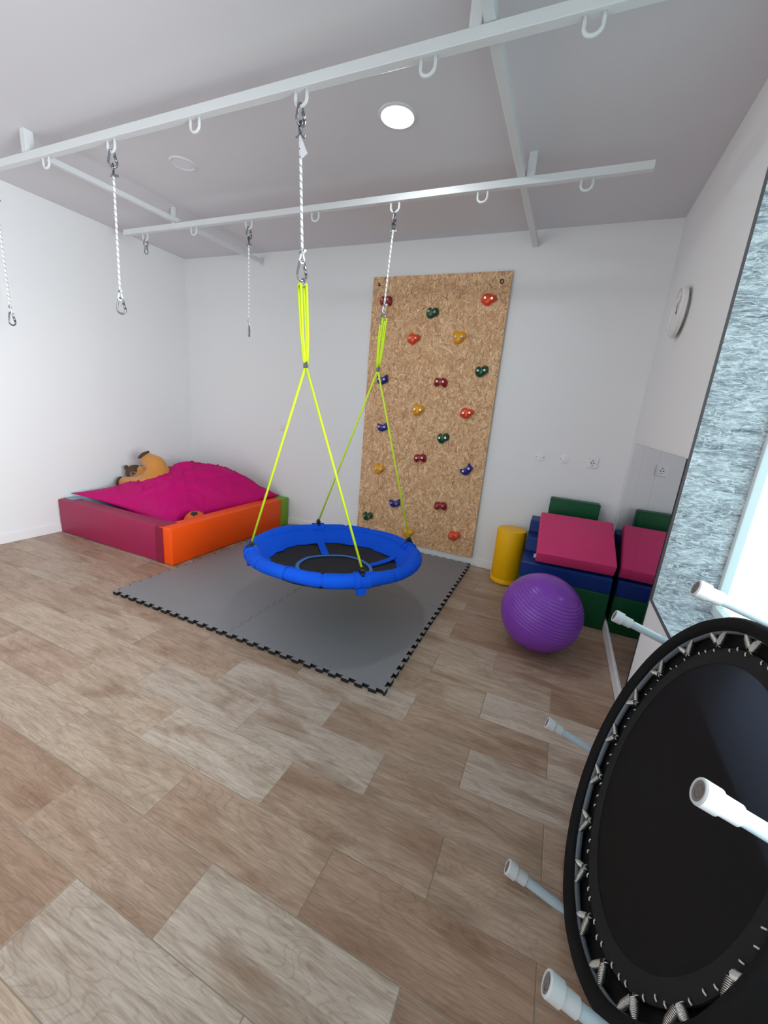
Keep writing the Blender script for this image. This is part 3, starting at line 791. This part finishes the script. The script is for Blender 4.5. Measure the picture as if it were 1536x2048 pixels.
# ================================================================== wall fittings
def socket(x, z, label):
    t = thing('wall_socket', label, 'socket', (x, 0, z))
    bm = bmesh.new(); add_box(bm, -0.042, 0.042, -0.010, 0, -0.042, 0.042, bevel=0.004); link_mesh('plate', bm, 'plastic_white', t)
    bm = bmesh.new(); add_lathe(bm, [(0.031, 0.0095), (0.031, 0.014), (0.025, 0.014), (0.022, 0.0115), (0.0, 0.0115)], 28, mat=Matrix.Rotation(PI / 2, 4, 'X')); well = link_mesh('socket_well', bm, 'plastic_white', t, smooth=30)
    for dx in (-0.0095, 0.0095):
        bm = bmesh.new(); add_lathe(bm, [(0, 0.0128), (0.0048, 0.0128), (0.0048, 0.011)], 12, mat=Matrix.Rotation(PI / 2, 4, 'X')); link_mesh('contact_hole', bm, 'hole', well, loc=(dx, -0.0002, 0))
    for dz in (-0.019, 0.019):
        bm = bmesh.new(); add_box(bm, -0.004, 0.004, -0.0135, -0.0115, dz - 0.003, dz + 0.003); link_mesh('earth_clip', bm, 'hole', well)
    return t
socket(4.549, 1.115, 'white wall socket above the green foam block')
def blank(x, z, label, holes):
    t = thing('blanking_plate', label, 'wall plate', (x, 0, z), group='round blanking plates on the back wall')
    bm = bmesh.new(); add_lathe(bm, [(0, 0.0045), (0.036, 0.0045), (0.040, 0.003), (0.0405, 0)], 36, mat=Matrix.Rotation(PI / 2, 4, 'X')); link_mesh('plate', bm, 'plastic_white', t, smooth=30)
    for dx in holes:
        bm = bmesh.new(); add_lathe(bm, [(0, 0.0055), (0.0035, 0.0055), (0.0035, 0)], 10, mat=Matrix.Rotation(PI / 2, 4, 'X')); link_mesh('screw', bm, 'hole', t, loc=(dx, 0, 0))
blank(4.137, 1.114, 'round white blanking plate with two screws, nearest the climbing board', (-0.031, 0.031))
blank(4.332, 1.120, 'round white blanking plate with one screw, next to the socket', (-0.029,))
t = thing('light_switch', 'small white light switch behind the neon rope', 'light switch', (1.417, 0, 1.12))
bm = bmesh.new(); add_box(bm, -0.042, 0.042, -0.010, 0, -0.042, 0.042, bevel=0.004); link_mesh('plate', bm, 'plastic_white', t)
bm = bmesh.new(); add_box(bm, -0.028, 0.028, -0.014, -0.009, -0.028, 0.028, bevel=0.002); o = link_mesh('rocker', bm, 'plastic_white', t)
bm = bmesh.new(); add_box(bm, -0.016, 0.016, -0.016, -0.0135, -0.014, 0.010, bevel=0.001); link_mesh('rocker_button', bm, 'clock_white', t)

# clock on the right wall
ck = thing('wall_clock', 'round white wall clock high on the right wall', 'clock', (W, -0.74, 2.09), (0, -PI / 2, 0))
bm = bmesh.new(); add_lathe(bm, [(0, 0), (0.085, 0), (0.085, 0.016), (0.130, 0.016), (0.136, 0.020), (0.136, 0.040), (0.130, 0.046), (0.124, 0.046), (0.122, 0.036), (0, 0.036)], 64); link_mesh('case', bm, 'clock_white', ck, smooth=30)
bm = bmesh.new(); add_lathe(bm, [(0, 0.038), (0.121, 0.038), (0.121, 0.0365)], 64); link_mesh('dial', bm, 'clock_face', ck)
def hand(name, a, L, w):
    bm = bmesh.new(); add_box(bm, -w, w, -0.012, L, 0.0395, 0.0405); bmesh.ops.rotate(bm, cent=(0, 0, 0), matrix=Matrix.Rotation(a, 3, 'Z'), verts=bm.verts[:]); link_mesh(name, bm, 'clock_hand', ck)
hand('hour_hand', -PI / 2 + 0.45, 0.062, 0.003); hand('minute_hand', -PI / 2 - 0.5, 0.09, 0.002)
bm = bmesh.new(); add_lathe(bm, [(0, 0.042), (0.006, 0.042), (0.006, 0.038)], 16); link_mesh('hub', bm, 'clock_hand', ck)
for k in range(12):
    a = k * PI / 6; bm = bmesh.new(); add_box(bm, -0.0015, 0.0015, 0.102, 0.114, 0.038, 0.0388); bmesh.ops.rotate(bm, cent=(0, 0, 0), matrix=Matrix.Rotation(a, 3, 'Z'), verts=bm.verts[:]); link_mesh('hour_mark', bm, 'plastic_grey', ck)

# mirror: three upright glass panels standing on the baseboard
mi = thing('wall_mirror', 'frameless wall mirror of three panels beside the foam blocks', 'mirror', (W, -0.9, 0.082))
for a0, a1 in ((-0.19, -0.608), (-0.6095, -1.093), (-1.0945, -1.60)):
    bm = bmesh.new(); add_box(bm, -0.006, -0.0005, a1 + 0.9, a0 + 0.9, 0.0, 1.226)
    for f in bm.faces: f.material_index = 0 if f.normal.x < -0.9 else 1
    link_mesh('mirror_panel', bm, ['mirror', 'mirror_edge'], mi)

# ================================================================== play pen
PH, PT = 0.326, 0.14
def pen_wall(name, d, mat, label):
    o = box_obj(name, d, mat, bevel=0.012, seg=3, smooth=35)
    return tag(o, label, 'foam wall', 'padded foam walls of the play pen')
G = 0.002
wp = pen_wall('pen_wall', (0.016, 1.372, -1.570, -1.570 + PT, 0.002, PH), 'pen_pink', 'pink padded foam wall at the front of the play pen')
wo = pen_wall('pen_wall', (1.376, 1.518, -1.568, -0.150, 0.002, PH), 'pen_orange', 'orange padded foam wall on the mat side of the pen')
wb = pen_wall('pen_wall', (0.016, 0.016 + PT, -1.570 + PT + G, -0.150, 0.002, PH), 'pen_blue', 'pale blue padded foam wall against the left wall')
wg = pen_wall('pen_wall', (0.016, 1.520, -0.148, -0.014, 0.002, PH), 'pen_green', 'lime green padded foam wall at the back of the pen')
bm = bmesh.new(); add_box(bm, 1.340, 1.425, -1.574, -1.5715, 0.006, PH - 0.01, bevel=0.001); link_mesh('closing_flap', bm, 'pen_pink_dark', wp)
bm = bmesh.new(); add_box(bm, 1.340, 1.425, -1.572, -1.572 + PT + 0.004, PH + 0.0008, PH + 0.0035, bevel=0.001); link_mesh('closing_flap', bm, 'pen_pink', wp)
bm = bmesh.new(); add_box(bm, 0.02, 0.15, -1.52, -1.40, PH + 0.0008, PH + 0.004, bevel=0.001); link_mesh('closing_flap', bm, 'pen_blue', wb)

# bean bag: inflated four-cornered cushion with creases
def bag():
    A, D, C_, B = Vector((.075, -1.490, .380)), Vector((1.31, -1.36, .19)), Vector((1.43, -.06, .345)), Vector((.05, -.24, .515))
    N = 72; bm = bmesh.new(); top, bot = [], []
    def base(u, v):
        p = A.lerp(D, u).lerp(B.lerp(C_, u), v)
        # sides bow inward between the corners
        k = 0.10
        p.y += k * math.sin(PI * u) * ((1 - v) ** 2) - k * math.sin(PI * u) * (v ** 2)
        p.x += 0.17 * math.sin(PI * v) ** 0.7 * ((1 - u) ** 2) - 0.17 * math.sin(PI * min(1, v * 1.25) ** 0.8) * (u ** 2)
        return p
    def wr(u, v, p):
        e = 1.0 - min(1, 6 * min(u, 1 - u, v, 1 - v))
        w = 0.016 * mnoise.noise(Vector((p.x * 4, p.y * 4, 1.3))) + 0.010 * mnoise.noise(Vector((p.x * 9 + p.y * 4, p.y * 3, 7)))
        rid = abs(mnoise.noise(Vector((p.x * 5 - p.y * 3, p.y * 2.2 + p.x, 4.2))))
        w += 0.030 * ((0.22 - min(rid, 0.22)) / 0.22) ** 1.5
        rid2 = abs(mnoise.noise(Vector((p.x * 3 + p.y * 6, p.y * 2.0 - p.x * 2.5, 9.1))))
        w += 0.026 * ((0.14 - min(rid2, 0.14)) / 0.14) ** 1.4 * (1.2 - u)
        rid3 = abs(mnoise.noise(Vector((p.x * 9 - p.y * 8, p.y * 3 + p.x * 3, 2.7))))
        w += 0.014 * ((0.16 - min(rid3, 0.16)) / 0.16)
        w += 0.005 * e * math.sin(30 * (u - v))
        return w
    for i in range(N + 1):
        rt, rb_ = [], []
        for j in range(N + 1):
            u, v = i / N, j / N; p = base(u, v)
            s = max(0.0, math.sin(PI * u ** 1.5) * math.sin(PI * v ** 1.25)); bl = s ** 0.62
            q = p.copy(); q.z += 0.30 * bl + wr(u, v, p) * min(1, bl * 2.5)
            # slump towards the front corner and rise at the far side
            q.z += 0.02 * bl * (v - 0.5)
            if i in (0, N) or j in (0, N):
                q.z += 0.0; vt = bm.verts.new(q); rt.append(vt); rb_.append(vt)
            else:
                rt.append(bm.verts.new(q)); b = p.copy(); lo = 0.03
                b.z = max(lo, p.z - 0.30 * bl); rb_.append(bm.verts.new(b))
        top.append(rt); bot.append(rb_)
    fc = Vector((1.262, -1.095, 0.228))
    for v in bm.verts:
        d = Vector((v.co.x - fc.x, v.co.y - fc.y)); L = d.length
        if L < 0.15:
            side = d.dot(Vector((0.75, -0.66)))
            if side > -0.03: v.co.z = min(v.co.z, 0.12)      # slumps under the ball
            else:
                q = d.normalized() * (0.108 + L * 0.28); v.co.x, v.co.y = fc.x + q.x, fc.y + q.y
        x, y = v.co.x, v.co.y
        if x < 0.165 or y > -0.155 or y < -1.425 or x > 1.368: v.co.z = max(v.co.z, PH + 0.007)
    for i in range(N):
        for j in range(N):
            bm.faces.new((top[i][j], top[i + 1][j], top[i + 1][j + 1], top[i][j + 1]))
            vs_ = [bot[i][j], bot[i][j + 1], bot[i + 1][j + 1], bot[i + 1][j]]
            if not (vs_ == [top[i][j], top[i][j + 1], top[i + 1][j + 1], top[i + 1][j]]):
                try: bm.faces.new(vs_)
                except ValueError: pass
    return bm
tag(link_mesh('bean_bag', bag(), 'bag', smooth='all'), 'large crumpled magenta bean bag cushion lying in the play pen', 'bean bag')

# foam football half hidden in the pen corner
fb = thing('foam_football', 'small orange football with black pentagon in the pen corner', 'ball', (1.262, -1.095, 0.228))
R_ = 0.105
bm = bmesh.new(); bmesh.ops.create_icosphere(bm, subdivisions=4, radius=R_); link_mesh('ball_skin', bm, 'ball_orange', fb, smooth='all')
gold = (1 + 5 ** .5) / 2
ico = [Vector(v).normalized() for v in ((0, 1, gold), (0, -1, gold), (1, gold, 0), (-1, gold, 0), (gold, 0, 1), (-gold, 0, 1))]; ico += [-v for v in ico]
for d in ico:
    mm = orient((0, 0, 0), d, (0.3, 0.2, 0.9)); bm = bmesh.new(); c0 = bm.verts.new(mm @ Vector((0, 0, R_ * 1.006)))
    rim = [bm.verts.new((mm @ Vector((0.36 * math.cos(2 * PI * k / 5), 0.36 * math.sin(2 * PI * k / 5), 1))).normalized() * (R_ * 1.006)) for k in range(5)]
    for k in range(5): bm.faces.new((c0, rim[k], rim[(k + 1) % 5]))
    bmesh.ops.subdivide_edges(bm, edges=bm.edges[:], cuts=3, use_grid_fill=True)
    for v in bm.verts: v.co = v.co.normalized() * (R_ * 1.006)
    link_mesh('patch', bm, 'black_plastic', fb)
fb.rotation_mode = 'QUATERNION'; fb.rotation_quaternion = ico[0].rotation_difference(Vector((0.22, -0.34, 0.91)))

# plush animal lying on its back against the wall, legs in the air
pl = thing('plush_toy', 'tan plush animal lying on its back on the magenta bean bag', 'soft toy', (0.50, -0.95, 0.42))
PLo = Vector((0.50, -0.95, 0.42))
def ell(bm, c, r, rot=None):
    mm = Matrix.Translation(Vector(c) - PLo) @ (rot.to_4x4() if rot else Matrix.Identity(4)) @ Matrix.Diagonal((*r, 1))
    bmesh.ops.create_icosphere(bm, subdivisions=3, radius=1.0, matrix=mm)
def limb(bm, pts, rads):
    n = len(pts)
    for i in range(n - 1):
        for k in range(5):
            f = k / 5; p = Vector(pts[i]).lerp(Vector(pts[i + 1]), f); r = rads[i] * (1 - f) + rads[i + 1] * f
            bmesh.ops.create_icosphere(bm, subdivisions=2, radius=r, matrix=Matrix.Translation(p - PLo))
    bmesh.ops.create_icosphere(bm, subdivisions=2, radius=rads[-1], matrix=Matrix.Translation(Vector(pts[-1]) - PLo))
bm = bmesh.new()
ell(bm, (.54, -.93, .525), (.125, .125, .115)); ell(bm, (.42, -.92, .47), (.13, .11, .09))
limb(bm, [(.58, -.92, .57), (.53, -.92, .66), (.43, -.93, .705)], [.108, .096, .070])
limb(bm, [(.52, -.98, .47), (.34, -1.0, .435), (.16, -1.0, .425)], [.098, .084, .068])
limb(bm, [(.36, -.88, .55), (.28, -.90, .575)], [.05, .042])
limb(bm, [(.30, -.9, .47), (.2, -.91, .50)], [.07, .06])
body = link_mesh('body', bm, 'plush', pl, smooth='all')
md = body.modifiers.new('remesh', 'REMESH'); md.mode = 'VOXEL'; md.voxel_size = 0.010; md.use_smooth_shade = True
md = body.modifiers.new('smooth', 'SMOOTH'); md.iterations = 7; md.factor = 0.6
def pad(c, d, rx, ry, mat='pad_brown', thick=0.018, name='foot_pad', inner=True):
    mm = orient(Vector(c) - PLo, d, (0, 1, 0)); bm = bmesh.new()
    add_lathe(bm, [(0, thick), (0.5, thick * 0.9), (0.85, thick * 0.5), (1.0, 0.0), (0.9, -0.012), (0, -0.012)], 24)
    for v in bm.verts: v.co.x *= rx; v.co.y *= ry
    bmesh.ops.transform(bm, matrix=mm, verts=bm.verts[:]); o = link_mesh(name, bm, mat, pl, smooth='all')
    if inner:
        bm = bmesh.new(); add_lathe(bm, [(0, thick + 0.004), (0.45, thick + 0.001), (0.5, thick - 0.006)], 20)
        for v in bm.verts: v.co.x *= rx; v.co.y *= ry
        bmesh.ops.transform(bm, matrix=mm, verts=bm.verts[:]); link_mesh('toe_pad', bm, 'pad_dark', o, smooth='all')
pad((.402, -.952, .750), (-0.45, -0.38, 0.80), .068, .060)
pad((.104, -1.022, .428), (-0.92, -0.38, 0.05), .066, .060)
bm = bmesh.new(); ell(bm, (.18, -.90, .530), (.08, .095, .080)); ell(bm, (.20, -.84, .575), (.025, .02, .03)); ell(bm, (.13, -.96, .58), (.022, .02, .028))
hd = link_mesh('head', bm, 'pad_brown', pl, smooth='all')
bm = bmesh.new(); ell(bm, (.222, -.945, .525), (.038, .042, .034)); sn = link_mesh('snout', bm, 'muzzle', hd, smooth='all')
bm = bmesh.new(); ell(bm, (.245, -.972, .535), (.014, .012, .010)); link_mesh('nose', bm, 'black_plastic', hd, smooth='all')

# ================================================================== foam blocks by the mirror
FX0, FX1, FY0, FY1 = 4.160, 4.782, -0.715, -0.06
def block(name, d, mat, label, bevel=0.012):
    return tag(box_obj(name, d, mat, bevel=bevel, seg=3, smooth=35), label, 'foam block')
block('foam_block', (FX0, FX1, FY0, FY1, 0.001, 0.281), 'block_green', 'large dark green foam block at the bottom of the stack')
bm = bmesh.new()
prof = [(FY0, 0), (FY1, 0), (FY1, 0.325), (-0.24, 0.325), (-0.255, 0.31), (-0.27, 0.235), (-0.43, 0.225), (-0.445, 0.21), (-0.46, 0.125), (FY0 + 0.012, 0.112), (FY0, 0.10)]
a = [bm.verts.new((FX0 + 0.004, y, 0.282 + z)) for y, z in prof]; b = [bm.verts.new((FX1 - 0.004, y, 0.282 + z)) for y, z in prof]
bm.faces.new(a); bm.faces.new(b[::-1])
for i in range(len(prof)): bm.faces.new((a[i], a[(i + 1) % len(prof)], b[(i + 1) % len(prof)], b[i]))
bmesh.ops.bevel(bm, geom=[e for e in bm.edges if abs(e.verts[0].co.x - e.verts[1].co.x) < 1e-4], offset=0.006, segments=2, profile=0.5, affect='EDGES')
tag(link_mesh('foam_steps', bm, 'block_blue', smooth=35), 'navy blue foam steps stacked on the green block', 'foam steps')
# raspberry cushion lying on the steps, tipped forward
ang = math.radians(24.5)
pk = tag(box_obj('foam_cushion', (-0.262, 0.262, 0.0, 0.50, 0.0, 0.10), 'block_pink', bevel=0.012, seg=3, smooth=35), 'square raspberry pink foam cushion tilted on the blue steps', 'foam cushion')
pk.location = (4.520, -0.700, 0.406); pk.rotation_euler = (ang, 0, math.radians(3.2))
bm = bmesh.new(); add_box(bm, -0.278, -0.261, 0.012, 0.016, 0.03, 0.065, bevel=0.001); link_mesh('care_tag', bm, 'tag', pk)
block('foam_block', (4.284, 4.664, -0.155, -0.045, 0.608, 0.800), 'block_green', 'slim dark green foam block standing against the wall behind the pink cushion')
# yellow roll
bm = bmesh.new(); R_, Hh = 0.1245, 0.488
add_lathe(bm, [(0, 0.001), (R_ - 0.01, 0.001), (R_, 0.01), (R_, 0.045), (R_ - 0.002, 0.048), (R_, 0.051), (R_, Hh - 0.012), (R_ - 0.004, Hh - 0.003), (R_ - 0.014, Hh), (0, Hh)], 48)
yr = tag(link_mesh('foam_roll', bm, 'block_yellow', smooth=35, loc=(4.028, -0.198, 0)), 'yellow foam cylinder standing beside the blue steps', 'foam roll')
bm = bmesh.new(); add_box(bm, -0.128, -0.122, -0.01, 0.01, 0.03, 0.06); link_mesh('care_tag', bm, 'tag', yr)
# gym ball with raised rings
bm = bmesh.new(); R_ = 0.246; pr = []
NB = 480
for i in range(NB + 1):
    a = -PI / 2 + PI * i / NB; r = R_
    la = abs(a)
    if -0.08 < a < 0.888:
        ph = (a + 0.08) / 0.088 % 1.0
        r -= 0.0036 * math.exp(-((ph - 0.5) / 0.12) ** 2)
    pr.append((max(0, r * math.cos(a)), r * math.sin(a)))
add_lathe(bm, pr, 72)
gb = tag(link_mesh('gym_ball', bm, 'purple', smooth='all', loc=(4.353, -1.197, 0.246)), 'purple ribbed exercise ball in front of the foam blocks', 'ball')
gb.rotation_euler = (math.radians(6), math.radians(17), 0)

# ================================================================== mini trampoline leaning on the sill, underside to the room
K = 0.988
camp = Vector((4.28135, -3.74237, 1.41484))
tc_ = camp + (Vector((4.6754, -2.6048, 0.4847)) - camp) * K
tu = Vector((0.02100561, 0.99977936, 0.0)); tv = Vector((0.28441404, -0.00597561, 0.95868292)); tn = Vector((0.9584714, -0.02013772, -0.28447681))
# local axes: x = tu, y = -tv... keep right handed with z towards the legs (-tn)
mm = Matrix((tu, -tv, -tn)).transposed().to_4x4(); mm.translation = tc_
tr = thing('mini_trampoline', 'round black mini trampoline with white legs leaning on the window sill', 'trampoline')
tr.matrix_world = mm
S = K
def tl(th, r, z): return Vector((r * math.cos(th) * S, -r * math.sin(th) * S, z * S))
# fabric skirt round the frame with lip, and pad over the springs (far side)
bm = bmesh.new()
add_lathe(bm, [(r * S, z * S) for r, z in ((0.472, -0.018), (0.484, -0.004), (0.502, 0.001), (0.511, -0.010), (0.514, -0.040), (0.508, -0.056), (0.40, -0.064), (0.40, -0.060), (0.49, -0.052), (0.497, -0.040), (0.496, -0.012), (0.474, -0.022))], 120, closed=True)
for v in bm.verts:
    th = math.atan2(v.co.y, v.co.x); v.co *= 1 + 0.004 * mnoise.noise(Vector((math.cos(th) * 6, math.sin(th) * 6, v.co.z * 20)))
link_mesh('skirt', bm, 'skirt', tr, smooth='all')
bm = bmesh.new(); add_tube(bm, [(0.4815 * S * math.cos(2 * PI * i / 96), 0.4815 * S * math.sin(2 * PI * i / 96), -0.030 * S) for i in range(96)], 0.0115, 12, closed=True)
link_mesh('frame_tube', bm, 'frame_grey', tr, smooth='all')
bm = bmesh.new(); add_lathe(bm, [(0.0, -0.0485), (0.43 * S, -0.0485), (0.43 * S, -0.0500), (0, -0.0500)], 96); link_mesh('jumping_mat', bm, 'jump_mat', tr)
bm = bmesh.new(); add_lathe(bm, [(0.385 * S, -0.047), (0.389 * S, -0.0445), (0.428 * S, -0.0430), (0.433 * S, -0.0455), (0.433 * S, -0.0505), (0.385 * S, -0.0505)], 120, closed=True); link_mesh('mat_edge', bm, 'webbing', tr, smooth=40)
def spring_bm():
    """coil spring along +x from 0, hooks at both ends"""
    bm = bmesh.new(); L0, L1, n = 0.006, 0.050, 13; pts = []
    for i in range(n * 9 + 1):
        f = i / (n * 9); a = 2 * PI * i / 9; r = 0.0088 * (1.0 if f < 0.6 else 1.0 - 0.55 * (f - 0.6) / 0.4)
        pts.append((L0 + (L1 - L0) * f, r * math.cos(a), r * math.sin(a)))
    add_tube(bm, pts, 0.0015, 5)
    add_tube(bm, [(0.012, 0.005, 0), (0.004, 0.002, 0.003), (-0.006, 0, 0.004), (-0.012, 0, 0.0), (-0.010, 0, -0.004)], 0.0014, 5)
    add_tube(bm, [(0.045, 0, 0.002), (0.054, 0, 0.006), (0.058, 0, 0.010)], 0.0014, 5)
    return bm
spm = None
PAIR = [math.radians(-6 + 20 * k) for k in range(18)]
for a in PAIR:
    ap = tl(a, 0.438, -0.036)
    for d in (-1, 1):
        e = tl(a + d * 0.085, 0.4815, -0.024)
        if spm is None: o = link_mesh('spring', spring_bm(), 'spring', tr, smooth='all'); spm = o.data
        else: o = bpy.data.objects.new('spring', spm); COL.objects.link(o); o.parent = tr
        dr = (e - ap); o.matrix_local = Matrix((dr.normalized(), Vector((0, 0, 1)).cross(dr).normalized(), dr.normalized().cross(Vector((0, 0, 1)).cross(dr).normalized()))).transposed().to_4x4()
        o.location = ap
bm = bmesh.new()
for a in PAIR:
    for d in (-0.06, 0.115, 0.19):
        r0 = 0.432 + 0.004 * math.sin(40 * (a + d)); p0, p1 = tl(a + d, r0, -0.041), tl(a + d + 0.014, r0 - 0.010, -0.0405)
        add_tube(bm, [p0, p0.lerp(p1, 0.5) + Vector((0, 0, 0.002)), p1], 0.0018, 6)
o = link_mesh('stitching', bm, 'thread', tr, smooth='all'); o['kind'] = 'stuff'
# legs
LEG = [1.4452 - i * PI / 3 for i in range(6)]
def leg_mesh_body(L):
    bm = bmesh.new(); add_lathe(bm, [(0, -0.020), (0.0138, -0.020), (0.0138, L - 0.05), (0, L - 0.05)], 24); return bm
def leg_cap():
    bm = bmesh.new()
    add_lathe(bm, [(0.0142, -0.062), (0.0178, -0.061), (0.0184, -0.031), (0.0186, -0.030), (0.0226, -0.029), (0.0232, -0.003), (0.0215, 0.0), (0.0180, 0.0), (0.0175, -0.003)], 28); return bm
def leg_sole():
    bm = bmesh.new(); add_lathe(bm, [(0, -0.0035), (0.004, -0.0035), (0.005, -0.0015), (0.008, -0.0015), (0.009, -0.0035), (0.0115, -0.0035), (0.0125, -0.0012), (0.0176, -0.0012), (0.0179, -0.004)], 28); return bm
mesh_leg = mesh_cap = mesh_sole = None
LL = 0.1722 * S
for i, a in enumerate(LEG):
    p = tl(a, 0.527 if i != 9 else 0.52, 0.0)
    if mesh_leg is None:
        lg = link_mesh('leg', leg_mesh_body(LL), 'leg_white', tr, smooth=40); mesh_leg = lg.data
        cp = link_mesh('leg_cap', leg_cap(), 'cap', lg, smooth=30); mesh_cap = cp.data
        so = link_mesh('sole', leg_sole(), 'rubber', lg, smooth=30); mesh_sole = so.data
    else:
        lg = bpy.data.objects.new('leg', mesh_leg); COL.objects.link(lg); lg.parent = tr
        cp = bpy.data.objects.new('leg_cap', mesh_cap); COL.objects.link(cp); cp.parent = lg
        so = bpy.data.objects.new('sole', mesh_sole); COL.objects.link(so); so.parent = lg
    lg.location = p; cp.location = (0, 0, LL); so.location = (0, 0, LL)
    if i in (0, 1):
        bm = bmesh.new(); th0 = -2.4 if i == 0 else -2.2
        vs0 = [[bm.verts.new((0.0141 * math.cos(th0 + 0.9 * k / 6), 0.0141 * math.sin(th0 + 0.9 * k / 6), z)) for k in range(7)] for z in (0.01, LL - 0.068)]
        for k in range(6): bm.faces.new((vs0[0][k], vs0[0][k + 1], vs0[1][k + 1], vs0[1][k]))
        link_mesh('sticker', bm, 'paper', lg, smooth='all')
